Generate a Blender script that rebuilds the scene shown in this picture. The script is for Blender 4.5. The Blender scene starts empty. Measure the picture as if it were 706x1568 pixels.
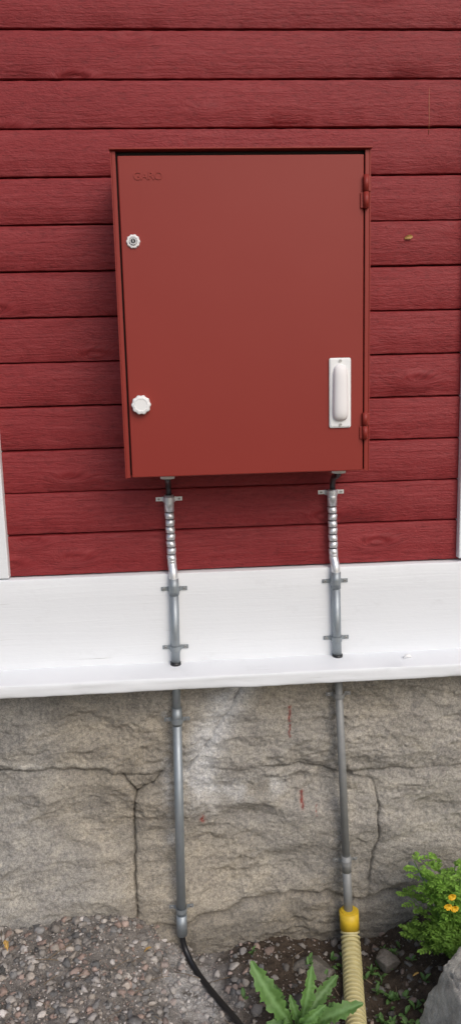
import bpy, bmesh, math, random
import numpy as np
from mathutils import Vector, Matrix, Euler
random.seed(7); RNG=np.random.RandomState(11)
scene=bpy.context.scene
scene.view_settings.view_transform='Standard'
try: scene.view_settings.look='None'
except Exception: pass
scene.view_settings.exposure=0
COL=bpy.context.collection

# ---------------------------------------------------------------- helpers
def empty(name,loc=(0,0,0)):
    o=bpy.data.objects.new(name,None); o.empty_display_size=.1; o.location=loc; COL.objects.link(o); return o
def link(name,me,parent=None,mat=None,smooth=False):
    o=bpy.data.objects.new(name,me); COL.objects.link(o)
    if parent: o.parent=parent
    if mat: me.materials.append(mat)
    if smooth:
        me.polygons.foreach_set('use_smooth',[True]*len(me.polygons))
    return o
def mesh_np(name,V,F,parent=None,mat=None,smooth=True,col=None):
    V=np.asarray(V,dtype=np.float32); F=np.asarray(F,dtype=np.int32)
    me=bpy.data.meshes.new(name)
    me.vertices.add(len(V)); me.vertices.foreach_set('co',V.ravel())
    n=F.shape[1]
    me.loops.add(F.size); me.loops.foreach_set('vertex_index',F.ravel())
    me.polygons.add(len(F)); me.polygons.foreach_set('loop_start',np.arange(0,F.size,n,dtype=np.int32))
    me.update(calc_edges=True); me.validate()
    if col is not None:
        a=me.color_attributes.new('Col','FLOAT_COLOR','POINT')
        c=np.ones((len(V),4),dtype=np.float32); c[:,:3]=col; a.data.foreach_set('color',c.ravel())
    return link(name,me,parent,mat,smooth)
def box(name,x0,x1,y0,y1,z0,z1,parent,mat,bev=.002,seg=2):
    bm=bmesh.new(); bmesh.ops.create_cube(bm,size=1)
    for v in bm.verts:
        v.co=Vector(((x0+x1)/2+v.co.x*(x1-x0),(y0+y1)/2+v.co.y*(y1-y0),(z0+z1)/2+v.co.z*(z1-z0)))
    if bev>0: bmesh.ops.bevel(bm,geom=bm.edges[:],offset=bev,segments=seg,affect='EDGES',profile=.5)
    me=bpy.data.meshes.new(name); bm.to_mesh(me); bm.free()
    return link(name,me,parent,mat,False)
def join(name,objs,parent=None):
    bpy.ops.object.select_all(action='DESELECT')
    for o in objs: o.select_set(True)
    bpy.context.view_layer.objects.active=objs[0]
    bpy.ops.object.join(); o=objs[0]; o.name=name; o.parent=parent; return o
def catmull(P,n=8):
    P=[np.array(p,float) for p in P]; P=[2*P[0]-P[1]]+P+[2*P[-1]-P[-2]]; out=[]
    for i in range(1,len(P)-2):
        for k in range(n):
            t=k/n; a,b,c,d=P[i-1:i+3]
            out.append(.5*((2*b)+(-a+c)*t+(2*a-5*b+4*c-d)*t*t+(-a+3*b-3*c+d)*t**3))
    out.append(P[-2]); return out
def tube(name,P,R,parent,mat,seg=20,cap=True,smooth=True):
    P=[np.array(p,float) for p in P]; n=len(P)
    if np.isscalar(R): R=[R]*n
    V=[];F=[]
    up=np.array([0,1.,0.02])
    for i in range(n):
        t=P[min(i+1,n-1)]-P[max(i-1,0)]; t/=np.linalg.norm(t)+1e-12
        a=np.cross(t,up)
        if np.linalg.norm(a)<.1: a=np.cross(t,np.array([1.,0,0]))
        a/=np.linalg.norm(a); b=np.cross(t,a)
        for k in range(seg):
            w=2*math.pi*k/seg
            V.append(P[i]+R[i]*(math.cos(w)*a+math.sin(w)*b))
    for i in range(n-1):
        for k in range(seg):
            k2=(k+1)%seg; F.append((i*seg+k,i*seg+k2,(i+1)*seg+k2,(i+1)*seg+k))
    me=bpy.data.meshes.new(name)
    if cap:
        F.append(tuple(range(seg))[::-1]); F.append(tuple((n-1)*seg+k for k in range(seg)))
    me.from_pydata([tuple(v) for v in V],[],F); me.update()
    bm=bmesh.new(); bm.from_mesh(me); bmesh.ops.recalc_face_normals(bm,faces=bm.faces); bm.to_mesh(me); bm.free()
    o=link(name,me,parent,mat,smooth)
    return o
def cyl(name,p0,p1,r,parent,mat,seg=24,smooth=False):
    o=tube(name,[p0,p1],r,parent,mat,seg)
    for p in o.data.polygons: p.use_smooth=len(p.vertices)==4
    return o
TAB=RNG.rand(512,512)
def vn(x,y,s=0):
    xi=np.floor(x).astype(int); yi=np.floor(y).astype(int); fx=x-xi; fy=y-yi
    fx=fx*fx*fx*(fx*(fx*6-15)+10); fy=fy*fy*fy*(fy*(fy*6-15)+10)
    g=lambda a,b:TAB[(a+37*s)%512,(b+91*s)%512]
    return (g(xi,yi)*(1-fx)*(1-fy)+g(xi+1,yi)*fx*(1-fy)+g(xi,yi+1)*(1-fx)*fy+g(xi+1,yi+1)*fx*fy)*2-1
def fbm(x,y,o=4,s=0,g=.5):
    r=0;a=1;t=0
    for i in range(o):
        r=r+a*vn(x*2**i+i*13.7,y*2**i+i*7.3,s+i); t+=a; a*=g
    return r/t
def ridged(x,y,o=4,s=0,g=.5):
    r=0;a=1;t=0
    for i in range(o):
        r=r+a*(1-2*np.abs(vn(x*2**i+i*3.1,y*2**i+i*9.7,s+i))); t+=a;a*=g
    return r/t
def pdist(X,Y,pts):
    D=np.full(X.shape,9.)
    for (ax,ay),(bx,by) in zip(pts[:-1],pts[1:]):
        dx,dy=bx-ax,by-ay; t=np.clip(((X-ax)*dx+(Y-ay)*dy)/(dx*dx+dy*dy),0,1)
        D=np.minimum(D,np.hypot(X-ax-t*dx,Y-ay-t*dy))
    return D
def sstep(a,b,x):
    t=np.clip((x-a)/(b-a),0,1); return t*t*(3-2*t)

# ---------------------------------------------------------------- materials
class NT:
    def __init__(s,name):
        s.m=bpy.data.materials.new(name); s.m.use_nodes=True; s.t=s.m.node_tree; s.b=s.t.nodes['Principled BSDF']
    def n(s,ty,**k):
        nd=s.t.nodes.new(ty)
        for a,v in k.items(): setattr(nd,a,v)
        return nd
    def l(s,a,b): s.t.links.new(a,b)
    def coord(s,scale=(1,1,1),kind='Object',off=(0,0,0)):
        c=s.n('ShaderNodeTexCoord'); m=s.n('ShaderNodeMapping'); m.inputs['Scale'].default_value=scale; m.inputs['Location'].default_value=off
        s.l(c.outputs[kind],m.inputs['Vector']); return m.outputs[0]
    def noise(s,vec,scale,detail=4,rough=.5,dist=0):
        n=s.n('ShaderNodeTexNoise'); n.inputs['Scale'].default_value=scale; n.inputs['Detail'].default_value=detail
        n.inputs['Roughness'].default_value=rough; n.inputs['Distortion'].default_value=dist
        s.l(vec,n.inputs['Vector']); return n.outputs['Fac']
    def ramp(s,fac,stops):
        r=s.n('ShaderNodeValToRGB'); e=r.color_ramp.elements
        while len(e)<len(stops): e.new(.5)
        for el,(p,c) in zip(e,stops): el.position=p; el.color=(*c,1) if len(c)==3 else c
        s.l(fac,r.inputs['Fac']); return r.outputs['Color']
    def mix(s,fac,a,b,mode='MIX'):
        m=s.n('ShaderNodeMix',data_type='RGBA',blend_type=mode)
        for v,i in((fac,0),(a,6),(b,7)):
            if isinstance(v,(int,float)): m.inputs[i].default_value=v
            elif isinstance(v,tuple): m.inputs[i].default_value=(*v,1) if len(v)==3 else v
            else: s.l(v,m.inputs[i])
        return m.outputs[2]
    def math(s,op,a,b=0,c=None,clamp=False):
        m=s.n('ShaderNodeMath',operation=op,use_clamp=clamp)
        for v,i in((a,0),(b,1),(c,2)):
            if v is None: continue
            if isinstance(v,(int,float)): m.inputs[i].default_value=v
            else: s.l(v,m.inputs[i])
        return m.outputs[0]
    def bump(s,h,strength=.5,dist=.002,prev=None):
        b=s.n('ShaderNodeBump'); b.inputs['Strength'].default_value=strength; b.inputs['Distance'].default_value=dist
        s.l(h,b.inputs['Height'])
        if prev is not None: s.l(prev,b.inputs['Normal'])
        s.l(b.outputs[0],s.b.inputs['Normal']); return b.outputs[0]
    def bumps(s,terms,strength=1.):
        """one bump node; terms = [(height socket, metres)]"""
        acc=None
        for h,m in terms:
            acc=s.math('MULTIPLY',h,m*1000) if acc is None else s.math('MULTIPLY_ADD',h,m*1000,acc)
        return s.bump(acc,strength,.001)
    def set(s,**k):
        for a,v in k.items():
            i=s.b.inputs[a.replace('_',' ')]
            if isinstance(v,(int,float)): i.default_value=v
            elif isinstance(v,tuple): i.default_value=(*v,1) if len(v)==3 else v
            else: s.l(v,i)
def flat(name,c,rough=.5,metal=0,var=.12,scale=60,bump=0,bscale=200,spec=.5):
    t=NT(name); v=t.coord()
    f=t.noise(v,scale,3,.6)
    t.set(Base_Color=t.mix(f,tuple(x*(1-var) for x in c),tuple(min(1,x*(1+var)) for x in c)),Metallic=metal,Specular_IOR_Level=spec)
    r=t.math('MULTIPLY_ADD',f,.2,rough-.1); t.set(Roughness=r)
    if bump: t.bump(t.noise(v,bscale,3,.5),bump,.001)
    return t.m

def wood_paint(name,dark,light,wornc,red=True,rough=.42,spec=.4):
    t=NT(name)
    a=t.n('ShaderNodeAttribute',attribute_name='Col')
    c=t.n('ShaderNodeTexCoord')
    off=t.n('ShaderNodeVectorMath',operation='MULTIPLY_ADD')
    t.l(a.outputs['Color'],off.inputs[0]); off.inputs[1].default_value=(9,9,9); t.l(c.outputs['Object'],off.inputs[2])
    P=off.outputs[0]
    d=None
    if red:
        m=t.n('ShaderNodeMapping'); m.inputs['Scale'].default_value=(3.4,.4,9); t.l(P,m.inputs['Vector'])
        vo=t.n('ShaderNodeTexVoronoi',voronoi_dimensions='3D'); vo.inputs['Scale'].default_value=1; vo.inputs['Randomness'].default_value=1
        t.l(m.outputs[0],vo.inputs['Vector'])
        mr=t.n('ShaderNodeMapRange'); mr.inputs['From Min'].default_value=.02; mr.inputs['From Max'].default_value=.34
        mr.inputs['To Min'].default_value=1; mr.inputs['To Max'].default_value=0; t.l(vo.outputs['Distance'],mr.inputs['Value'])
        d=t.math('POWER',mr.outputs[0],2.2)
        cb=t.n('ShaderNodeCombineXYZ'); t.l(t.math('MULTIPLY',d,.05),cb.inputs[2]); t.l(t.math('MULTIPLY',d,.06),cb.inputs[0])
        ad=t.n('ShaderNodeVectorMath',operation='ADD'); t.l(P,ad.inputs[0]); t.l(cb.outputs[0],ad.inputs[1]); P=ad.outputs[0]
    def mp(sc):
        m=t.n('ShaderNodeMapping'); m.inputs['Scale'].default_value=sc; t.l(P,m.inputs['Vector']); return m.outputs[0]
    big=t.noise(mp((1.2,1,5)),1.5,2,.5)
    base=t.mix(big,dark,light)
    streak=t.noise(mp((6,40,95) if red else (3,30,70)),1,4,.6,.8)
    if red:
        base=t.mix(t.math('MULTIPLY',t.math('SUBTRACT',streak,.50),1.7,clamp=True),base,wornc)
        fine=t.noise(mp((130,300,330)),1,2,.65)
        chips=t.noise(mp((46,120,125)),1,4,.74)
        base=t.mix(t.math('MULTIPLY',t.math('SUBTRACT',.50,chips),2.4,clamp=True),base,tuple(x*.5 for x in dark))
        base=t.mix(t.math('MULTIPLY',t.math('SUBTRACT',chips,.58),2.2,clamp=True),base,wornc)
        t.set(Base_Color=base,Roughness=t.math('MULTIPLY_ADD',fine,.25,rough-.12),Specular_IOR_Level=spec)
        t.bumps([(chips,.0026),(streak,.0026),(fine,.0011),(t.math('SINE',t.math('MULTIPLY',d,9)),.0014)])
    else:
        dirt=t.noise(mp((9,9,14)),1,4,.7)
        base=t.mix(t.math('MULTIPLY',t.math('SUBTRACT',dirt,.60),1.8,clamp=True),base,(.62,.63,.64))
        crack=t.math('MULTIPLY',t.math('SUBTRACT',t.noise(mp((5,60,150)),1,3,.5),.71),9,clamp=True)
        base=t.mix(crack,base,(.45,.45,.45))
        fine=t.noise(mp((60,200,160)),1,2,.6)
        t.set(Base_Color=base,Roughness=t.math('MULTIPLY_ADD',fine,.2,rough-.1),Specular_IOR_Level=spec)
        t.bumps([(streak,.0008),(fine,.0003),(crack,-.0008)])
    return t.m
M_RED=wood_paint('red_painted_wood',(.215,.018,.021),(.285,.029,.032),(.36,.065,.068),rough=.56,spec=.34)
M_WHITE=wood_paint('white_painted_wood',(.76,.78,.805),(.82,.84,.86),(.86,.87,.88),red=False,rough=.5)
def metalpaint():
    t=NT('red_powder_coated_steel'); v=t.coord()
    f=t.noise(v,3,3,.5)
    t.set(Base_Color=t.mix(f,(.255,.026,.018),(.285,.031,.021)),Roughness=.48,Specular_IOR_Level=.36)
    t.bumps([(t.noise(v,900,2,.5),.00006),(t.noise(v,5,2,.5),.0010)])
    return t.m
M_CAB=metalpaint()
M_GAP=flat('dark_gap_fill',(.012,.010,.010),.8)  # near-black fill, shade painted into gaps, slots and under the cabinet top
M_PLW=flat('white_plastic',(.86,.86,.85),.55,var=.02,spec=.3)
M_PLW2=flat('milky_plastic',(.86,.83,.82),.55,var=.02,spec=.3)
M_BLK=flat('black_cable_rubber',(.014,.014,.016),.38,var=.2)
M_SCREW=flat('steel_screw',(.55,.55,.55),.4,.8)
def galv(name,c,rough,metal,var=.25):
    t=NT(name); v=t.coord((1,1,.25)); f=t.noise(v,90,4,.65); g=t.noise(t.coord(),38,4,.65)
    c1=tuple(x*(1-var) for x in c)
    t.set(Base_Color=t.mix(g,c1,c),Metallic=metal,Roughness=t.math('MULTIPLY_ADD',f,.35,rough-.15))
    t.bump(f,.15,.0008); return t.m
M_ALU=galv('aluminium',(.84,.85,.87),.38,.7,.15)
M_SLOT=galv('shaded_aluminium_core',(.16,.16,.17),.5,.6,.3)
M_GALV=galv('galvanised_steel',(.38,.42,.45),.48,.6,.28)
M_GALVD=galv('weathered_galvanised_steel',(.36,.365,.36),.6,.35,.38)
M_YEL=flat('yellow_tape',(.70,.47,.03),.5,var=.22)
M_HOSE=flat('pale_yellow_corrugated_plastic',(.60,.53,.27),.5,var=.25,scale=40)

def stone_mat():
    t=NT('hewn_granite'); v=t.coord()
    a=t.n('ShaderNodeAttribute',attribute_name='Col')
    n1=t.noise(v,14,4,.65,.3); n2=t.noise(v,110,4,.72); n3=t.noise(v,420,2,.7)
    base=t.ramp(n1,[(.28,(.82,.82,.84)),(.5,(1,1,1)),(.72,(1.2,1.18,1.14))])
    base=t.mix(1,base,t.ramp(n2,[(.3,(.62,.62,.65)),(.48,(.98,.98,.98)),(.70,(1.32,1.30,1.26))]),'MULTIPLY')
    base=t.mix(1,base,t.ramp(n3,[(.3,(.58,.58,.58)),(.5,(1,1,1)),(.7,(1.38,1.38,1.38))]),'MULTIPLY')
    c=t.mix(1,base,a.outputs['Color'],'MULTIPLY')
    t.set(Base_Color=c,Roughness=.9,Specular_IOR_Level=.25)
    t.bumps([(t.noise(v,60,5,.72,.2),.0065),(n3,.0018)])
    return t.m
M_STONE=stone_mat()
def vcol_mat(name,rough=.9,b1=120,b2=500,var=.3,bs=.5,rawscale=60):
    t=NT(name); v=t.coord(); a=t.n('ShaderNodeAttribute',attribute_name='Col')
    n=t.noise(v,rawscale,4,.7); m=t.noise(v,b2,2,.6)
    c=t.mix(1,a.outputs['Color'],t.ramp(n,[(.3,(1-var,)*3),(.5,(1,1,1)),(.7,(1+var,)*3)]),'MULTIPLY')
    c=t.mix(1,c,t.ramp(m,[(.3,(1-var,)*3),(.5,(1,1,1)),(.7,(1+var,)*3)]),'MULTIPLY')
    t.set(Base_Color=c,Roughness=rough,Specular_IOR_Level=.25)
    t.bumps([(n,.006*bs),(m,.0015*bs)])
    return t.m
M_SOIL=vcol_mat('soil_and_grit',.95,70,380,.4,.9)
M_GRAV=vcol_mat('gravel_stone',.85,150,600,.18,.35,120)
M_ROCK=vcol_mat('pale_rock',.85,40,300,.22,1.3,28)
def leafmat(name,c1,c2,trans=.2,rough=.5):
    t=NT(name); v=t.coord(); a=t.n('ShaderNodeAttribute',attribute_name='Col')
    f=t.noise(v,40,3,.6)
    c=t.mix(1,t.mix(f,c1,c2),a.outputs['Color'],'MULTIPLY')
    t.set(Base_Color=c,Roughness=rough,Specular_IOR_Level=.35)
    tr=t.n('ShaderNodeBsdfTranslucent'); t.l(c,tr.inputs['Color'])
    mx=t.n('ShaderNodeMixShader'); mx.inputs[0].default_value=trans
    out=t.t.nodes['Material Output']; t.l(t.b.outputs[0],mx.inputs[1]); t.l(tr.outputs[0],mx.inputs[2]); t.l(mx.outputs[0],out.inputs['Surface'])
    t.bump(t.noise(v,130,2,.6),.4,.003)
    return t.m
M_LEAF=leafmat('green_leaf',(.085,.18,.045),(.15,.28,.075))
M_FERN=leafmat('ferny_leaf',(.13,.26,.035),(.21,.37,.06),.3)
M_PETAL=leafmat('yellow_petal',(.80,.45,.02),(.85,.60,.03),.2)
M_DRY=leafmat('dry_leaf',(.45,.25,.06),(.60,.42,.12),.15)
M_TWIG=flat('dry_twig',(.20,.15,.10),.8,var=.3)
M_ROOF=flat('roof_tile',(.06,.06,.065),.7)
M_RESIN=flat('ochre_resin',(.32,.11,.045),.5,var=.3)

# ---------------------------------------------------------------- house
house=empty('red_wooden_house')
PITCH=.11546; Z0=2.45
XL,XR=-3.2,4.2
V=[];F=[];C=[]
xs=np.concatenate([np.linspace(XL,-.6,12)[:-1],np.linspace(-.6,1.2,121),np.linspace(1.2,XR,12)[1:]])
for k in range(-10,12):
    zt=Z0-PITCH*k; zb=Z0-PITCH*(k+1)
    zt2=zt-.0022; zb2=zb+.0026
    prof=[(.016,zt2+.004),(.0030,zt2),(.0008,zt2-.0012),(0,zt2-.0040),(0,(zt2+zb2)/2),(0,zb2+.0016),(.0008,zb2+.0004),(.003,zb2),(.018,zb2)]
    b0=len(V); n=len(prof); rnd=(random.random(),random.random(),random.random())
    ph=random.random()*100
    for x in xs:
        wz=.0014*vn(np.array([x*1.7+ph]),np.array([k*3.3]),2)[0]
        wy=.0010*vn(np.array([x*1.3+ph]),np.array([k*5.1]),4)[0]
        for i,(y,z) in enumerate(prof):
            e=.0010*vn(np.array([x*55+ph]),np.array([i*.7]),5)[0] if 1<=i<=7 and i!=4 else 0
            V.append((x,y+wy+e*.3,z+wz+e)); C.append(rnd)
    for j in range(len(xs)-1):
        for i in range(n-1):
            a=b0+j*n+i; F.append((a,a+1,a+n+1,a+n))
mesh_np('board_siding',V,F,house,M_RED,False,C)
box('wall_backing',XL,XR,.019,.2,.76,3.6,house,M_GAP,0)
box('foundation_core',XL,XR,.05,.2,-.5,.755,house,M_GAP,0)
box('house_body',XL,XR,.201,6,-.3,3.6,house,M_RED,0)
def wcol(o,r=None):
    me=o.data; a=me.color_attributes.new('Col','FLOAT_COLOR','POINT'); r=r or (random.random(),random.random(),random.random())
    for d in a.data: d.color=(*r,1)
    return o
def wboard(name,x0,x1,y0,y1,z0,z1,bev=.003,sub=0.03,amp=.0012,topslope=0):
    xs=np.arange(x0,x1+1e-6,sub); 
    pr=[(y1,z1),(y0+bev,z1-topslope),(y0+bev*.3,z1-bev*.3-topslope),(y0,z1-bev-topslope)]
    for q in np.linspace(0,1,5)[1:-1]: pr.append((y0,(z1-bev-topslope)*(1-q)+(z0+bev)*q))
    pr+=[(y0,z0+bev),(y0+bev*.3,z0+bev*.3),(y0+bev,z0),(y1,z0)]
    V=[];F=[];n=len(pr); s=random.random()*50
    for x in xs:
        for i,(y,z) in enumerate(pr):
            e=amp*vn(np.array([x*9+s]),np.array([i*.4+s]),3)[0]+amp*.5*vn(np.array([x*35+s]),np.array([i*.9+s]),6)[0]
            V.append((x,y+e*(i not in(0,n-1)),z+e*.8))
    for j in range(len(xs)-1):
        for i in range(n-1):
            a=j*n+i;F.append((a,a+1,a+n+1,a+n))
    r=(random.random(),random.random(),random.random())
    return mesh_np(name,V,F,house,M_WHITE,False,[r]*len(V))
wboard('skirt_board',XL,XR,-.024,.017,.80,1.0625,.004,.02,.0008)
wboard('sill_ledge',XL,XR,-.13,.015,.765,.808,.005,.012,.0014,.006)
wcol(box('vertical_trim_a',-.47,-.343,-.022,.016,1.066,3.6,house,M_WHITE,.003))
wcol(box('vertical_trim_b',.907,1.03,-.022,.016,1.072,3.6,house,M_WHITE,.003))
me=bpy.data.meshes.new('roof'); bm=bmesh.new()
r=[(XL-.4,-.25,3.55),(XR+.4,-.25,3.55),(XR+.4,3.1,5.2),(XL-.4,3.1,5.2),(XL-.4,6.4,3.55),(XR+.4,6.4,3.55)]
vs=[bm.verts.new(p) for p in r]; bm.faces.new((vs[0],vs[1],vs[2],vs[3])); bm.faces.new((vs[3],vs[2],vs[5],vs[4]))
bmesh.ops.solidify(bm,geom=bm.faces[:],thickness=.1); bm.to_mesh(me); bm.free(); link('roof',me,house,M_ROOF)
tube('resin_run',[(.806,-.0002,2.318),(.8055,-.0004,2.28),(.807,-.0003,2.235),(.806,-.0002,2.20)],[.0005,.0011,.0009,.0005],house,M_RESIN,8)
# lump of old paint lying on the ledge
tube('paint_flake',[(.735,-.075,.8065),(.742,-.078,.8125),(.752,-.076,.812),(.758,-.073,.806)],[.002,.005,.005,.002],house,M_PLW,8)

# stone foundation ------------------------------------------------
xs=np.concatenate([np.linspace(XL,-.66,60)[:-1],np.arange(-.66,1.22,.0032),np.linspace(1.22,XR,60)[1:]])
zs=np.concatenate([np.linspace(-.5,-.22,12)[:-1],np.arange(-.22,.775,.0032)])
X,Z=np.meshgrid(xs,zs)
wx=X+.009*fbm(X*18,Z*18,4,20)+.0025*fbm(X*120,Z*120,2,22); wz=Z+.009*fbm(X*18+9,Z*18,4,24)+.0025*fbm(X*120+5,Z*120,2,27)
cracks=[
 [(-3.2,.52),(-1.2,.49),(-.424,.497),(-.234,.480),(-.12,.478),(-.066,.454),(.0,.457),(.05,.456)],
 [(-.066,.454),(-.031,.407),(-.041,.330),(-.041,.246),(-.050,.12),(-.045,.036),(-.04,-.02),(-.03,-.2)],
 [(.05,.456),(.02,.43),(-.031,.407)],
 [(.184,.458),(.26,.452),(.33,.462),(.393,.459),(.48,.452),(.582,.427),(.668,.398),(.687,.322),(.68,.197),(.664,.10),(.658,.005)],
 [(.294,.74),(.27,.69),(.258,.655),(.226,.617),(.20,.56),(.150,.50),(.12,.46)],
 [(.582,.427),(.9,.44),(1.3,.42),(4.2,.45)],
]
under=[(-.04,-.045),(.012,-.030),(.08,-.035),(.13,-.012),(.223,-.006),(.28,.020),(.33,.024),(.42,.045),(.486,.03),(.53,.035),(.57,.01),(.645,.0),(.72,.03),(.82,-.005),(.95,.01),(1.3,.0)]
H=np.zeros_like(X)
H+=.028*fbm(wx*2.4,wz*3.4,3,1)
H+=.016*ridged(wx*4.5+.35*fbm(X*6,Z*6,2,31),wz*7,3,5,.45)
rm=sstep(-.35,.35,fbm(X*4,Z*5,3,44))*.85+.15         # rough-broken zones against smoother faces
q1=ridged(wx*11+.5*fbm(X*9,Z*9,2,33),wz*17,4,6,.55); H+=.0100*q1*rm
H+=.0048*fbm(wx*34,wz*40,4,9,.6)*(.4+.6*rm)
st=fbm(wx*6+3,wz*11,4,14); H+=.018*(np.round(st*4)/4*.65+st*.35)*(.35+.65*rm)
H+=.0018*fbm(X*110,Z*120,3,40)
colf=np.ones(X.shape+(3,))*np.array([.355,.332,.295])
for i,c in enumerate(cracks):
    d=pdist(wx,wz,c); w=.0016+.0013*(1+fbm(X*15,Z*15,2,50+i))
    vis=sstep(-.55,.15,fbm(X*7,Z*7,2,60+i)) if i!=1 else sstep(-1,-.1,fbm(X*9,Z*9,2,60+i))
    if i==5: vis=vis*.4
    k=.013 if i==1 else .010
    H-=k*np.exp(-(d/w)**2)*(.25+.75*vis)+.007*np.exp(-(d/.018)**2)*(1 if i!=3 else .4)
    dk=np.exp(-(d/(w*1.0))**2)*(.15+.85*vis); colf*= (1-.62*dk)[...,None]
    dirt=np.exp(-(d/.014)**2)*.12; colf*=(1-dirt)[...,None]
d=pdist(wx,wz-.014,cracks[0]); bead=np.exp(-(d/.012)**2)*sstep(-.5,.1,fbm(X*7,Z*7,2,70)); H+=.010*bead; colf=colf*(1-.5*bead[...,None])+np.array([.47,.45,.41])*.5*bead[...,None]
d=pdist(wx,wz,under); zline=np.interp(wx,[p[0] for p in under],[p[1] for p in under]); ms=sstep(-.06,.0,X)
uvis=.45+.55*sstep(-.4,.3,fbm(X*5,Z*5,3,77))
H-=.018*np.exp(-(d/.010)**2)*ms*uvis
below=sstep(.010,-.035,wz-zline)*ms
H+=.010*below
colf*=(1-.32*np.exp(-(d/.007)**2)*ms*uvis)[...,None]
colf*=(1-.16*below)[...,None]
p=fbm(X*1.7+4,Z*2.3,4,80); colf*= (1+.22*p)[...,None]
p=fbm(wx*9+4,wz*12,4,81); colf*= (1+.18*p)[...,None]
colf*=(1+.13*np.clip(q1,-1,1)*rm)[...,None]  # relief shade painted into the colour: hollows darker, ridges lighter
warm=sstep(-.1,.5,fbm(X*2.4,Z*2.4,3,84)+.35*sstep(.2,.9,X)); colf*=(1+warm[...,None]*np.array([.06,.02,-.05]))
gr=sstep(.1,-.5,X)*.6; colf*=(1-gr[...,None]*np.array([.10,.07,.03]))
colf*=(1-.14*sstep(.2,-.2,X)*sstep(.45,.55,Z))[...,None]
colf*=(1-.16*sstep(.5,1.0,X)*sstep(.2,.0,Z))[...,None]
sm=[(.275,.735),(.235,.66),(.20,.58),(.165,.50),(.155,.44),(.15,.38)]
d=pdist(wx,wz,sm); s1=1.15*np.exp(-(d/.048)**2)*sstep(-.8,.1,fbm(X*13,Z*13,5,90,.65))
d=pdist(wx,wz,[(.14,.42),(.25,.385),(.37,.40)]); s2=.7*np.exp(-(d/.038)**2)*sstep(-.4,.4,fbm(X*15,Z*15,5,95,.65))
d=pdist(wx,wz,[(.07,.70),(.075,.3),(.075,.0)]); s3=.5*np.exp(-(d/.02)**2)*sstep(-.1,.5,fbm(X*20,Z*20,4,99,.6))
S=np.clip(s1+s2+s3,0,1)[...,None]*.85; colf=colf*(1-S)+np.array([.64,.64,.64])*S
for pts,w in(([(.425,.645),(.424,.60)],.0032),([(.423,.59),(.422,.555)],.0022),([(.458,.365),(.459,.325)],.0048),([(.16,.312),(.161,.298)],.006),([(.50,.33),(.50,.30)],.0018)):
    d=pdist(X+.003*fbm(X*90,Z*90,2,3),Z,pts); m=(np.exp(-(d/w)**2)*sstep(-.6,-.1,fbm(X*160,Z*160,2,7)))[...,None]; colf=colf*(1-m)+np.array([.25,.04,.03])*m
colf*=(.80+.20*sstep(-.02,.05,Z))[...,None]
Y=-.002-H
Y=np.minimum(Y,.042)
for (pts) in ([(.1,.80),(.1,.73),(.09,-.06)],[(.558,.80),(.578,.16),(.59,-.05)]):
    d=pdist(X,Z,pts); k=sstep(.05,.014,d); Y=Y*(1-k)+np.maximum(Y,-.026)*k
nx=len(xs);nz=len(zs)
V=np.stack([X,Y,Z],-1).reshape(-1,3)
idx=np.arange(nx*nz).reshape(nz,nx)
F=np.stack([idx[:-1,:-1],idx[:-1,1:],idx[1:,1:],idx[1:,:-1]],-1).reshape(-1,4)
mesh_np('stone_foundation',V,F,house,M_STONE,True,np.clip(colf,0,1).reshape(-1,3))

# ---------------------------------------------------------------- electrical cabinet
cab=empty('electrical_cabinet')
x0,x1,zb,zt=0,.6,1.354,2.107
box('left_side',x0,x0+.003,-.221,-.001,zb,zt-.003,cab,M_CAB,.0008)
box('right_side',x1-.003,x1,-.221,-.001,zb,zt-.003,cab,M_CAB,.0008)
box('top_cover',x0-.002,x1+.002,-.229,-.001,zt-.0028,zt+.001,cab,M_CAB,.0012)
box('bottom_plate',x0+.0032,x1-.0032,-.205,-.001,zb+.003,zb+.006,cab,M_CAB,.0008)
box('left_flange',x0+.0031,x0+.0120,-.2205,-.2165,zb+.001,zt-.0035,cab,M_CAB,.0012)
box('right_flange',x1-.0135,x1-.0031,-.2205,-.2165,zb+.001,zt-.0035,cab,M_CAB,.0012)
box('top_shadow_strip',x0+.0127,x1-.0137,-.2075,-.2062,zt-.016,zt-.0035,cab,M_GAP,.0004)  # near-black strip painting the shadow band below the top cover
box('interior_gap_fill',x0+.006,x1-.006,-.206,-.16,zb+.008,zt-.006,cab,M_GAP,0)  # near-black block painting the shade in the gap around the door
box('door',x0+.0158,x1-.016,-.2195,-.2065,zb+.0015,zt-.0135,cab,M_CAB,.0028,3)
for i,(za,zc) in enumerate(((1.972,2.046),(1.433,1.498))):
    hx=.5875
    zm=(za+zc)/2
    cyl('hinge_knuckle_%d'%i,(hx,-.2265,za),(hx,-.2265,zm-.0008),.0062,cab,M_CAB,20)
    cyl('hinge_knuckle_up_%d'%i,(hx,-.2265,zm+.0008),(hx,-.2265,zc),.0062,cab,M_CAB,20)
    cyl('hinge_pin_%d'%i,(hx,-.2265,za-.001),(hx,-.2265,zc+.001),.0035,cab,M_CAB,12)
    box('hinge_leaf_%d'%i,hx-.0125,hx,-.2235,-.2197,za+.001,zm-.001,cab,M_CAB,.0015)
    box('hinge_frame_leaf_%d'%i,hx,hx+.0125,-.2235,-.2206,zm+.001,zc-.001,cab,M_CAB,.0015)
DY=-.2195
lx,lz=.044,1.906
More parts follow.
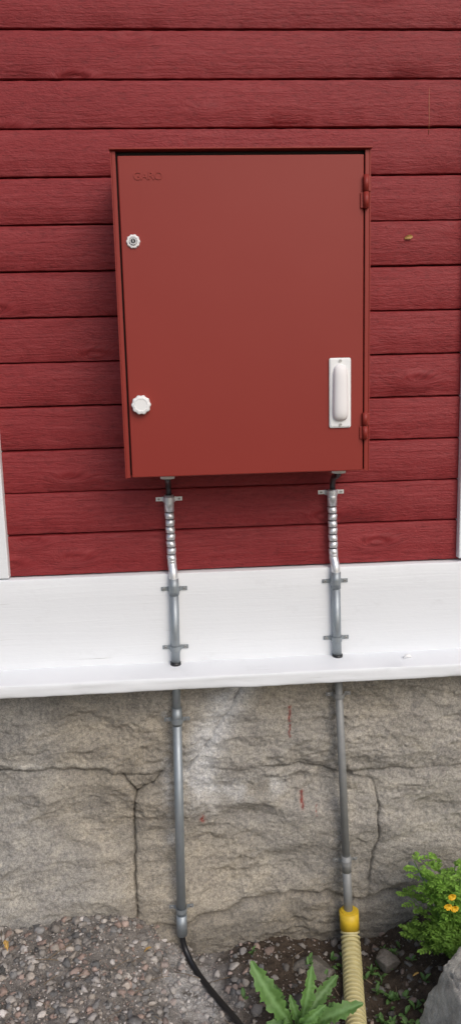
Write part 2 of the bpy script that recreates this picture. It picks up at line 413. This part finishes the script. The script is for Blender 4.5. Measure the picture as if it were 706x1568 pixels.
def lathe(name,cx,cz,prof,mat,seg=36,scal=0,amp=0):
    V=[];F=[]
    for (r,y) in prof:
        for k in range(seg):
            w=2*math.pi*k/seg; rr=r*(1+(amp*math.cos(scal*w) if scal else 0))
            V.append((cx+rr*math.cos(w),DY-y,cz+rr*math.sin(w)))
    n=len(prof)
    for i in range(n-1):
        for k in range(seg):
            k2=(k+1)%seg; F.append((i*seg+k,i*seg+k2,(i+1)*seg+k2,(i+1)*seg+k))
    F.append(tuple((n-1)*seg+k for k in range(seg)))
    me=bpy.data.meshes.new(name); me.from_pydata(V,[],F); me.update()
    bm=bmesh.new(); bm.from_mesh(me); bmesh.ops.recalc_face_normals(bm,faces=bm.faces); bm.to_mesh(me); bm.free()
    return link(name,me,cab,mat,False)
lathe('lock_escutcheon',lx,lz,[(.0155,-.001),(.0155,.002),(.0140,.0045),(.0105,.005),(.0095,.0035)],M_PLW,72,10,.05)
lathe('lock_cylinder',lx,lz,[(.0088,.002),(.0088,.0065),(.0078,.0075),(.0055,.0075),(.0053,.004)],M_SCREW,32)
lathe('key_hole',lx,lz,[(.0060,.0050),(.0058,.0056)],M_BLK,24)
box('key_way',lx-.0011,lx+.0011,DY-.0085,DY-.0055,lz-.0035,lz+.0035,cab,M_SCREW,.0004)
kx,kz=.046,1.531
lathe('star_knob',kx,kz,[(.0215,-.001),(.0225,.004),(.0225,.012),(.0205,.0155),(.0150,.017),(.0140,.0158),(.012,.0158)],M_PLW,80,10,.045)
hx,hz0,hz1=.5265,1.463,1.631
box('handle_plate',hx-.0265,hx+.0265,DY-.006,DY+.0005,hz0,hz1,cab,M_PLW,.0048,4)
V=[];F=[];NU=32;NV=20;hc=(hz0+hz1)/2;hh=.069;hw=.0200
for i in range(NU+1):
    t=-1+2*i/NU
    wv=hw*(1-.14*(t+1)/2)*(max(.02,1-abs(t)**9))**.5
    for j in range(NV+1):
        a=math.pi*j/NV; prof=(max(0,1-abs(t)**6))**.55
        sk=.75+.25*(1-t)/2
        V.append((hx-wv*math.cos(a),DY-.0055-.019*math.sin(a)**.75*prof*sk,hc+hh*t))
for i in range(NU):
    for j in range(NV):
        a=i*(NV+1)+j;F.append((a,a+1,a+NV+2,a+NV+1))
mesh_np('handle_grip',V,F,cab,M_PLW2,True)
for i,zz in enumerate((hz0+.0075,hz1-.0075)):
    cyl('handle_screw_%d'%i,(hx,DY-.0055,zz),(hx,DY-.0080,zz),.0038,cab,M_SCREW,20)
    box('handle_screw_slot_%d'%i,hx-.0025,hx+.0025,DY-.0084,DY-.0079,zz-.0005,zz+.0005,cab,M_GAP,0)
cu=bpy.data.curves.new('embossed_lettering','FONT'); cu.body='GARO'; cu.size=.0245; cu.extrude=.0009; cu.bevel_depth=.0003; cu.space_character=.95
to=bpy.data.objects.new('embossed_lettering',cu); COL.objects.link(to); to.rotation_euler=(math.pi/2,0,0); to.location=(.050,DY-.0002,2.041)
bpy.context.view_layer.update(); dg=bpy.context.evaluated_depsgraph_get(); me=bpy.data.meshes.new_from_object(to.evaluated_get(dg)); mw=to.matrix_world.copy(); bpy.data.objects.remove(to); me.transform(mw); me.materials.clear(); link('embossed_lettering',me,cab,M_CAB)
for i,gx in enumerate((.100,.539)):
    cyl('cable_gland_%d'%i,(gx,-.145,zb+.003),(gx,-.145,zb-.012),.018,cab,M_PLW,28)

# ---------------------------------------------------------------- conduits
def clamp(par,x,z,y,r,face,name,mat):
    V=[];F=[];hw=.0055
    pts=[(-.036,face-.0012),(-.020,face-.0012),(-r-.0035,face-.0018)]
    for k in range(9):
        a=math.pi*k/8; pts.append((-(r+.0016)*math.cos(a),y-(r+.0016)*math.sin(a)))
    pts+=[(r+.0035,face-.0018),(.020,face-.0012),(.036,face-.0012)]
    for (dx,yy) in pts:
        for s in(-1,1):
            w=hw*(1.25 if abs(dx)<.02 else 1)
            V.append((x+dx,yy,z+s*w))
    for i in range(len(pts)-1): F.append((2*i,2*i+1,2*i+3,2*i+2))
    me=bpy.data.meshes.new(name); me.from_pydata(V,[],F); me.update()
    bm=bmesh.new(); bm.from_mesh(me); bmesh.ops.recalc_face_normals(bm,faces=bm.faces); bmesh.ops.solidify(bm,geom=bm.faces[:],thickness=.0012); bm.to_mesh(me); bm.free()
    link(name,me,par,mat)
    for i,s in enumerate((-1,1)):
        cyl(name+'_screw_%d'%i,(x+s*.028,face-.001,z),(x+s*.028,face-.0045,z),.0038,par,M_SCREW,14)
        box(name+'_screw_slot_%d'%i,x+s*.028-.0026,x+s*.028+.0026,face-.0049,face-.0044,z-.0005,z+.0005,par,M_GAP,0)

def conduit(name,xt,xm,xb,xend,zend,clamps_up,clamps_lo,lowmat,cabx,splitz):
    par=empty(name)
    r=.0122
    tube('supply_cable',catmull([(cabx,-.145,1.345),(cabx,-.125,1.333),(xt+(cabx-xt)*.6,-.06,1.318),(xt,-.024,1.290),(xt,-.019,1.26)],6),.0078,par,M_BLK,16)
    cyl('top_sleeve',(xt,-.019,1.281),(xt,-.019,1.236),r+.001,par,M_ALU)
    z=1.236; n=7; zl=1.100; step=(z-zl)/n
    f=lambda zz:(xt+(xm-xt)*(z-zz)/(z-zl)*.35, -.019-.005*(z-zz)/(z-zl))
    cyl('flexible_core',(*f(z+.004),z+.004),(*f(zl-.004),zl-.004),r*.84,par,M_SLOT)
    segs=[]
    for i in range(n):
        za=z-i*step-.0036; zc=z-(i+1)*step
        sx=.0009*(1 if i%2 else -1)
        a=(f(za)[0]+sx,f(za)[1],za); b=(f(zc)[0]-sx*.4,f(zc)[1],zc)
        a2=(a[0],a[1],za-.0012); b2=(b[0],b[1],zc+.0009)
        segs.append(tube('flexible_section',[a,a2,b2,b],[r*.95,r*1.05,r*1.02,r*.95],None,M_ALU,24,True,True))
    join('flexible_section',segs,par)
    xe,ye=f(zl)
    yb=-.0385
    el=catmull([(xe,ye,zl+.001),(xe+.0005,ye-.001,zl-.012),(xm-.001,yb+.003,1.070),(xm,yb,1.052),(xm,yb,1.045)],6)
    tube('elbow',el,r*1.0,par,M_ALU,24)
    cyl('elbow_sleeve',(xm,yb,1.052),(xm,yb,1.005),r*1.1,par,M_GALV)
    cyl('upper_pipe',(xm,yb,1.01),(xb,yb,.78),r,par,M_GALV)
    cyl('rim_seal',(xb,yb,.8125),(xb,yb,.80),r+.0025,par,M_BLK)
    yl=-.044
    a=np.array([xb,yb,.80]);b=np.array([xend,yl,zend])
    def at(z): 
        t=(.80-z)/(.80-zend); q=a+(b-a)*t; return tuple(q)
    cyl('middle_pipe',at(.795),at(splitz-.01),r*.93,par,lowmat)
    cyl('lower_pipe',at(splitz),at(zend),r*1.07,par,lowmat)
    cyl('coupling',at(splitz+.022),at(splitz-.03),r*1.17,par,lowmat)
    for i,zz in enumerate(clamps_up):
        if zz>1.2: clamp(par,xt,zz,-.019,r+.001,-.0006,'pipe_clamp_top',M_ALU)
        else: clamp(par,xm+(xb-xm)*(1.01-zz)/.23,zz,yb,r*1.05,-.0255,'pipe_clamp_%d'%i,M_GALV)
    for i,zz in enumerate(clamps_lo):
        q=at(zz); clamp(par,q[0],zz,q[1],r*1.17,-.028,'pipe_clamp_low_%d'%i,lowmat)
    return par,at
p1,at1=conduit('conduit_pipe',.099,.104,.1005,.088,-.032,(1.268,1.021,.852),(.638,.045),M_GALV,.100,.655)
cyl('end_sleeve',at1(.03),at1(-.036),.0158,p1,M_GALV)
p2,at2=conduit('conduit_pipe',.547,.553,.557,.590,-.05,(1.272,1.024,.858),(.69,.165),M_GALVD,.540,.165)

tube('black_cable',catmull([(.0875,-.044,.0),(.0885,-.046,-.045),(.100,-.060,-.085),(.130,-.110,-.112),(.175,-.20,-.108),(.225,-.30,-.094),(.262,-.385,-.082),(.30,-.48,-.075),(.35,-.60,-.07),(.40,-.75,-.10)],10),.0085,None,M_BLK,18)

hose=empty('corrugated_hose')
HP=catmull([(.5895,-.046,.0),(.5905,-.050,-.045),(.588,-.075,-.075),(.578,-.14,-.098),(.562,-.23,-.108),(.545,-.33,-.108),(.53,-.43,-.112),(.50,-.56,-.16)],60)
L=[0]
for i in range(1,len(HP)): L.append(L[-1]+np.linalg.norm(HP[i]-HP[i-1]))
L=np.array(L);HPa=np.array(HP)
P=[];R=[];s=.02; per=.0150
while s<L[-1]:
    for ph,rr in((0,.0222),(.34,.0222),(.42,.0268),(.5,.0288),(.82,.0288),(.92,.0268)):
        ss=s+ph*per; P.append([np.interp(ss,L,HPa[:,k]) for k in range(3)]);R.append(rr)
    s+=per
tube('corrugated_tube',P,R,hose,M_HOSE,32,True,False)
cyl('yellow_collar',(.5893,-.0455,.005),(.5905,-.0505,-.048),.0288,hose,M_YEL,36)
cyl('collar_cap',(.5893,-.0455,.0052),(.5893,-.0454,.0085),.024,hose,M_YEL,36)

st=empty('wall_pipe_stub')
cyl('stub_tube',(.775,.04,.125),(.822,-.085,.098),.0085,st,M_GALVD,20)
cyl('stub_end',(.822,-.085,.098),(.826,-.094,.0955),.0105,st,M_GALV,6)

# ---------------------------------------------------------------- ground
def ground_z(x,y):
    x=np.asarray(x,float);y=np.asarray(y,float)
    left=sstep(.20,-.16,x)
    trench=-.125+.075*sstep(.62,.85,x)*1.0+.02*sstep(.2,.3,x)*sstep(.55,.4,x)
    near=left*.018+(1-left)*trench
    out=.03*left+(-.09)*(1-left)
    t=sstep(-.12,-.5,y)
    z=near*(1-t)+(near*.3+out*.7)*t
    far=sstep(-.6,-2.5,y); z=z*(1-far)+.0*far
    z=z*sstep(3,1.5,np.abs(x-.2))
    return z
def nzf(x,y): return .018*fbm(x*7,y*7,4,3)+.010*fbm(x*30,y*30,3,8)
xs=np.concatenate([-np.geomspace(1.0,80,34)[::-1],np.arange(-.99,1.6,.0085),np.geomspace(1.61,80,34)])
ys=np.concatenate([-np.geomspace(1.0,80,34)[::-1],np.arange(-.99,.06,.0085),np.geomspace(.07,80,20)])
X,Y=np.meshgrid(xs,ys)
G=ground_z(X,Y); nearm=np.exp(-((X-.3)/2.2)**4)*np.exp(-((Y)/1.6)**4)
G=G+nearm*(nzf(X,Y)+.005*fbm(X*90,Y*90,2,12))
gravc=np.array([.21,.19,.17]); soil=np.array([.070,.052,.038])
k=sstep(.34,.04,X+.12*fbm(X*5,Y*5,3,21))[...,None]
gc=soil*(1-k)+gravc*k
lime=(np.exp(-(((X-.12)/.10)**2+((Y+.20)/.14)**2))*sstep(-.5,.3,fbm(X*18,Y*18,4,33,.6)))[...,None]
gc=gc*(1-.8*lime)+np.array([.55,.54,.53])*.8*lime
fg=sstep(-1.5,-4,Y)[...,None]; gc=gc*(1-fg)+np.array([.17,.17,.14])*fg
idx=np.arange(X.size).reshape(X.shape)
F=np.stack([idx[:-1,:-1],idx[:-1,1:],idx[1:,1:],idx[1:,:-1]],-1).reshape(-1,4)
mesh_np('ground',np.stack([X,Y,G],-1).reshape(-1,3),F,None,M_SOIL,True,gc.reshape(-1,3))

# gravel ----------------------------------------------------------
def ico(sub):
    bm=bmesh.new(); bmesh.ops.create_icosphere(bm,subdivisions=sub,radius=1); v=np.array([x.co[:] for x in bm.verts]); f=np.array([[q.index for q in p.verts] for p in bm.faces]); bm.free(); return v,f
def nz_at(x,y):
    return float(nzf(np.array([x]),np.array([y]))[0])*math.exp(-((x-.3)/2.2)**4)*math.exp(-(y/1.6)**4)
def scatter(name,N,smin,smax,xr,yr,dens,sub,pal,mat,power=2.5,sink=.35,cv=1.):
    v,f=ico(sub); nv=len(v)
    xy=[]
    while len(xy)<N:
        x=RNG.uniform(*xr); y=RNG.uniform(*yr)
        if RNG.rand()<dens(x,y): xy.append((x,y))
        elif RNG.rand()<.4: N-=1
    xy=np.array(xy); N=len(xy)
    g=ground_z(xy[:,0],xy[:,1])+nzf(xy[:,0],xy[:,1])*np.exp(-((xy[:,0]-.3)/2.2)**4)*np.exp(-(xy[:,1]/1.6)**4)
    s=smin+(smax-smin)*RNG.rand(N)**power
    q=v[None]*(1+.22*RNG.randn(N,nv,1).clip(-1.5,1.5))
    for _ in range(3):
        n=RNG.randn(N,3); n/=np.linalg.norm(n,axis=1,keepdims=True); d=np.einsum('nvk,nk->nv',q,n); q=q-np.maximum(d-.62,0)[...,None]*n[:,None,:]
    sc=np.stack([np.ones(N),RNG.uniform(.55,1,N),RNG.uniform(.4,.8,N)],1)*s[:,None]
    q=q*sc[:,None,:]
    a=RNG.rand(N)*6.28; b=RNG.uniform(-.6,.6,N)
    x_,y_,z_=q[...,0],q[...,1],q[...,2]; cb,sb=np.cos(b)[:,None],np.sin(b)[:,None]; y2=y_*cb-z_*sb; z2=y_*sb+z_*cb
    ca,sa=np.cos(a)[:,None],np.sin(a)[:,None]; x3=x_*ca-y2*sa; y3=x_*sa+y2*ca
    q=np.stack([x3+xy[:,:1],y3+xy[:,1:],z2+(g+s*(.5-sink))[:,None]],-1)
    Fs=(f[None]+(np.arange(N)*nv)[:,None,None]).reshape(-1,3)
    col=np.array(pal)[RNG.randint(len(pal),size=N)]*RNG.uniform(.65,1.3,N)[:,None]*cv
    lm=(np.exp(-(((xy[:,0]-.12)/.09)**2+((xy[:,1]+.20)/.13)**2))*.7)[:,None]; col=col*(1-lm)+np.array([.52,.51,.50])*lm
    soilm=(sstep(.15,.45,xy[:,0])*.45)[:,None]; col=col*(1-soilm)+np.array([.09,.075,.06])*soilm
    return mesh_np(name,q.reshape(-1,3),Fs,None,mat,False,np.repeat(col,nv,0))
PAL=[(.37,.33,.29),(.26,.25,.24),(.46,.42,.38),(.34,.25,.21),(.18,.175,.17),(.40,.35,.30),(.30,.275,.25),(.54,.50,.47),(.38,.29,.25),(.13,.125,.12)]
dl=lambda x,y:(.95 if x<.10 else (.5 if x<.32 else .26))
g1=scatter('gravel_a',6000,.0038,.016,(-.75,1.2),(-.85,-.0),dl,2,PAL,M_GRAV,2.9)
g2=scatter('gravel_b',17000,.0014,.0042,(-.75,1.2),(-.80,-.0),dl,1,PAL,M_GRAV,1.5)
g3=scatter('gravel_c',2500,.008,.028,(-3,3.5),(-4,-.7),lambda x,y:.8,1,PAL,M_GRAV,3)
g4=scatter('gravel_d',40,.014,.026,(-.5,1.1),(-.6,-.1),lambda x,y:.9 if abs(x-.57)>.07 and abs(x-.1)>.05 else 0,2,PAL,M_GRAV,1.3,.3,.85)
join('gravel',[g1,g2,g3,g4])

def rock(name,c,size,seed,col,rot=0,planes=None,cuts=14,sub=5,big=1.9):
    """angular block: a sphere cut back by many planes, then roughened"""
    rs=np.random.RandomState(seed); v,f=ico(sub)
    q=v*big
    for p in (planes or []):
        n=np.array(p[:3],float); n/=np.linalg.norm(n); d=q@n; q=q-np.outer(np.maximum(d-p[3],0),n)
    for _ in range(cuts):
        n=rs.randn(3); n/=np.linalg.norm(n); d=q@n; q=q-np.outer(np.maximum(d-rs.uniform(.8,1.1),0),n)
    nn=fbm(q[:,0]*3+q[:,2],q[:,1]*3+q[:,2],4,seed); n2=fbm(q[:,0]*12,q[:,1]*12+q[:,2]*12,4,seed+3,.6); n3=ridged(q[:,0]*6+q[:,2]*2,q[:,1]*5+q[:,2]*7,3,seed+8)
    q=q*(1+.05*nn+.022*n2+.02*n3)[:,None]
    q=q*np.array(size); a=rot; R2=np.array([[math.cos(a),-math.sin(a),0],[math.sin(a),math.cos(a),0],[0,0,1]]); q=q@R2.T+np.array(c)
    cc=np.array(col)*(1+.25*nn+.18*n2)[:,None]
    return mesh_np(name,q,f,None,M_ROCK,False,cc)
rock('pale_rock',(.895,-.455,.0),(.165,.17,.115),5,(.47,.455,.405),.10,
     planes=[(0.06,.10,1,.90),(-1,.10,.25,.95),(-.55,.9,.2,.98),(.2,1,.15,.95),(-.3,-1,.5,1.0),(1,0,.1,1.1),(-.8,.1,1,1.06),(.1,.8,.9,1.08)],cuts=5,sub=6)
rock('half_buried_stone',(.47,-.13,-.128),(.050,.035,.032),9,(.15,.135,.115),.1,None,10,4,1.5)
rock('half_buried_stone',(.36,-.20,-.135),(.040,.03,.026),12,(.18,.165,.145),.7,None,10,4,1.5)
rock('half_buried_stone',(.68,-.14,-.095),(.03,.026,.02),14,(.14,.125,.11),1.7,None,10,4,1.5)

# ---------------------------------------------------------------- plants
def leaf_geo(base,tip,width,arch,teeth,V,F,C,shade=1.,side=(0,0,1),n=28,petiole=.15):
    b=np.array(base,float);t=np.array(tip,float); ax=t-b;L=np.linalg.norm(ax);ax/=L
    up=np.array(side,float); lat=np.cross(ax,up); lat/=np.linalg.norm(lat)+1e-9; up=np.cross(lat,ax)
    ph=random.random(); cv=random.uniform(-.5,.5)*width
    for i in range(n+1):
        s=i/n; c=b+ax*L*s+up*arch*math.sin(math.pi*s)*L+lat*cv*math.sin(math.pi*s)
        if s<petiole: w=w2=width*.10
        else:
            u=(s-petiole)/(1-petiole); w=width*(math.sin(math.pi*min(1,(.05+.95*u)**1.15))**.6)
            w2=w
            if teeth:
                sa=(u*teeth)%1; sb=(u*teeth+.35+ph*.3)%1
                g=lambda q:1-.38*(abs(q-.3)/.7 if q>.3 else (.3-q)/.3)
                w2=w*g(sb)*(1-.16*abs(math.sin(u*48))); w=w*g(sa)*(1-.16*abs(math.sin(u*45)))
        w=max(w,.0006); w2=max(w2,.0006); o=len(V); wob=.25*math.sin(s*19+b[0]*50)*w
        V+= [c-lat*w+up*(w*.30+wob), c-lat*w*.45+up*w*.16, c-up*w*.06, c+lat*w2*.45+up*w2*.16, c+lat*w2+up*(w2*.30-wob)]
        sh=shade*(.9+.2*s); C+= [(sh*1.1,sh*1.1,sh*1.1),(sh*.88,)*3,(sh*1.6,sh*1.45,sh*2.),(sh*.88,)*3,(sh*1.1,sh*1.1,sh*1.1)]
        if i:
            for k in range(4): F.append((o-5+k,o-4+k,o+1+k,o+k))
V=[];F=[];C=[]
B=(.388,-.365,-.088)
S1=(0,-.8,.6)
for tip,w,ar,sh,sd_ in [((.268,-.335,.105),.033,.08,1.05,S1),((.428,-.33,.075),.024,.05,1.1,(.3,-.9,.3)),((.555,-.37,-.012),.026,.16,1.0,(0,-.5,.85)),((.325,-.46,-.03),.028,.15,1.,(0,-.3,.95)),((.47,-.47,-.03),.030,.18,1.05,(0,-.4,.9)),((.505,-.29,.005),.022,.14,.8,S1),((.335,-.29,-.01),.022,.12,.75,S1),((.40,-.52,-.03),.028,.22,.95,(0,-.2,1)),((.452,-.40,.02),.020,.2,1.1,S1),((.30,-.39,-.03),.020,.2,.8,(0,-.4,.9)),((.365,-.36,.02),.016,.1,.9,S1),((.41,-.42,-.01),.020,.2,1.15,S1)]:
    leaf_geo((B[0]+random.uniform(-.006,.006),B[1]+random.uniform(-.006,.006),B[2]),tip,w,ar,6,V,F,C,sh,side=sd_,n=96,petiole=.16)
wp=empty('broadleaf_weed_plant')
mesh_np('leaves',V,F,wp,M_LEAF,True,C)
fl=empty('yellow_wildflower')
tube('stem',catmull([(.30,-.40,-.10),(.297,-.405,-.07),(.293,-.41,-.045)],4),.002,fl,M_LEAF,8)
V=[];F=[];C=[]
for i in range(60):
    a=random.random()*6.28; e=random.uniform(.1,1.3); l=.017
    d=np.array([math.cos(a)*math.cos(e),math.sin(a)*math.cos(e),math.sin(e)*.8]); leaf_geo(np.array((.293,-.41,-.045)),np.array((.293,-.41,-.045))+d*l,.0022,.05,0,V,F,C,1,side=(0.1,.2,1),n=4,petiole=0)
mesh_np('petals',V,F,fl,M_PETAL,True,C)
fp=empty('feathery_flowering_plant')
V=[];F=[];C=[]
root=np.array((.86,-.17,-.07))
stems=[]
for i in range(42):
    a=random.uniform(0,6.28); rad=random.uniform(.03,.15); h=random.uniform(.08,.32)*(1-.9*max(0,rad-.09)*3)
    tip=root+np.array([math.cos(a)*rad*1.1,math.sin(a)*rad*.7-.01,h])
    if tip[1]>-.03: tip[1]=-.04
    mid=(root+tip)/2+np.array([0,0,.03]); st_=catmull([root,mid,tip],6)
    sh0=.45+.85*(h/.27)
    for j,p in enumerate(st_):
        if j<4: continue
        for s in(0,1):
            aa=random.random()*6.28; ll=random.uniform(.028,.05); dd=np.array([math.cos(aa),math.sin(aa),random.uniform(-.15,.5)]); dd/=np.linalg.norm(dd)
            e=p+dd*ll
            lat=np.cross(dd,[0,0,1.]); lat/=np.linalg.norm(lat)+1e-6
            for m in range(1,5):
                q=p+dd*ll*m/4.5
                for sg in(-1,1):
                    t2=q+(lat*sg*.8+dd*.6+np.array([0,0,random.uniform(-.2,.2)]))*.015*(1.1-m*.1)
                    leaf_geo(q,t2,.0036,.05,0,V,F,C,sh0*random.uniform(.75,1.25),n=3,petiole=0)
            leaf_geo(e-dd*.008,e+dd*.008,.004,0,0,V,F,C,sh0,n=3,petiole=0)
            leaf_geo(p,e,.0008,0,0,V,F,C,sh0*.8,n=2,petiole=0)
    stems.append(tube('stem',st_,.0014,None,M_LEAF,5,False))
sj=join('stems',stems,fp)
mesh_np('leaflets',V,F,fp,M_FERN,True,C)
V=[];F=[];C=[];V2=[];F2=[];C2=[]
for c in ((.812,-.285,.215),(.800,-.290,.190),(.822,-.28,.175),(.925,-.25,.17)):
    for i in range(34):
        a=random.random()*6.28; d=np.array([math.cos(a),-abs(math.sin(a))*.4-.3,math.sin(a)]);d/=np.linalg.norm(d)
        leaf_geo(np.array(c),np.array(c)+d*.012,.003,.08,0,V,F,C,random.uniform(.8,1.1),side=(0,-1,.1),n=4,petiole=0)
    leaf_geo(np.array(c)+np.array((0,.004,0)),root+np.array((.0,-.02,.06)),.0014,.05,0,V2,F2,C2,.9,n=6,petiole=0)
mesh_np('blossoms',V,F,fp,M_PETAL,True,C); mesh_np('flower_stalks',V2,F2,fp,M_FERN,True,C2)
for me in [sj.data]+[o.data for o in fl.children if o.name.startswith('stem')]:
    a=me.color_attributes.new('Col','FLOAT_COLOR','POINT'); a.data.foreach_set('color',[1.]*(4*len(me.vertices)))
V=[];F=[];C=[]
for i in range(70):
    x=random.choice([random.uniform(.62,.78),random.uniform(.6,.7),random.uniform(.42,.56),random.uniform(.2,1.1)]); y=random.uniform(-.42,-.08); g=float(ground_z(x,y))+nz_at(x,y)
    for j in range(random.randint(3,6)):
        a=random.random()*6.28; l=random.uniform(.008,.024)
        leaf_geo((x,y,g),(x+math.cos(a)*l,y+math.sin(a)*l,g+random.uniform(.006,.026)),l*.28,.15,0,V,F,C,random.uniform(.7,1.1),n=6,petiole=.2)
mesh_np('small_weeds',V,F,None,M_LEAF,True,C)
V=[];F=[];C=[]
for (x,y,l,a) in ((-.01,-.115,.012,.4),(-.40,-.14,.018,2.),(.74,-.22,.010,.2)):
    g=float(ground_z(x,y))+nz_at(x,y)+.012
    leaf_geo((x-math.cos(a)*l,y-math.sin(a)*l,g),(x+math.cos(a)*l,y+math.sin(a)*l,g+.008),l*.5,.1,5,V,F,C,random.uniform(.8,1.1),n=30,petiole=.1)
mesh_np('fallen_leaves',V,F,None,M_DRY,True,C)
tw=[]
for i in range(70):
    x=random.uniform(-.5,1.1);y=random.uniform(-.55,-.08);g=float(ground_z(x,y))+nz_at(x,y)+.010;a=random.random()*3.14;l=random.uniform(.01,.04)
    tw.append(tube('t',[(x-math.cos(a)*l,y-math.sin(a)*l,g),(x,y+.002,g+.003),(x+math.cos(a)*l,y+math.sin(a)*l,g+random.uniform(-.004,.008))],random.uniform(.0006,.0014),None,M_TWIG,5))
join('dry_twigs',tw)
V=[];F=[];C=[]
leaf_geo((.745,-.0035,1.943),(.767,-.005,1.947),.0055,.1,0,V,F,C,.75,side=(0,-1,0),n=10,petiole=.0)
mesh_np('dead_leaf_on_wall',V,F,None,M_DRY,True,C)

# ---------------------------------------------------------------- camera
yaw,pitch,roll=.06204,.16845,-.02541
cy_,sy_=math.cos(yaw),math.sin(yaw)
f=np.array([sy_*math.cos(pitch),cy_*math.cos(pitch),-math.sin(pitch)]); r=np.array([cy_,-sy_,0.]);u=np.cross(r,f)
c,s=math.cos(roll),math.sin(roll); r,u=c*r+s*u,-s*r+c*u
cam=bpy.data.cameras.new('camera'); co=bpy.data.objects.new('camera',cam); COL.objects.link(co)
M=Matrix(((r[0],u[0],-f[0],.13805),(r[1],u[1],-f[1],-2.07221),(r[2],u[2],-f[2],1.57819),(0,0,0,1)))
co.matrix_world=M; cam.sensor_fit='VERTICAL'; cam.sensor_height=24; cam.lens=24*1164.35/1568; cam.clip_end=500; cam.clip_start=.02
scene.camera=co

# ---------------------------------------------------------------- light
sd=Vector((.34,-.72,.66)).normalized()
w=bpy.data.worlds.new('World'); scene.world=w; w.use_nodes=True; nt=w.node_tree
sk=nt.nodes.new('ShaderNodeTexSky'); sk.sky_type='NISHITA'; sk.sun_disc=False
sk.sun_elevation=math.asin(sd.z); sk.sun_rotation=math.atan2(sd.x,sd.y); sk.air_density=1.0; sk.dust_density=3
bg=nt.nodes['Background']; bg.inputs['Strength'].default_value=.135; nt.links.new(sk.outputs[0],bg.inputs['Color'])
sl=bpy.data.lights.new('sun','SUN'); sl.energy=1.1; sl.angle=math.radians(38); sl.color=(1,.97,.93)
so=bpy.data.objects.new('sun',sl); COL.objects.link(so); so.rotation_euler=sd.to_track_quat('Z','Y').to_euler()
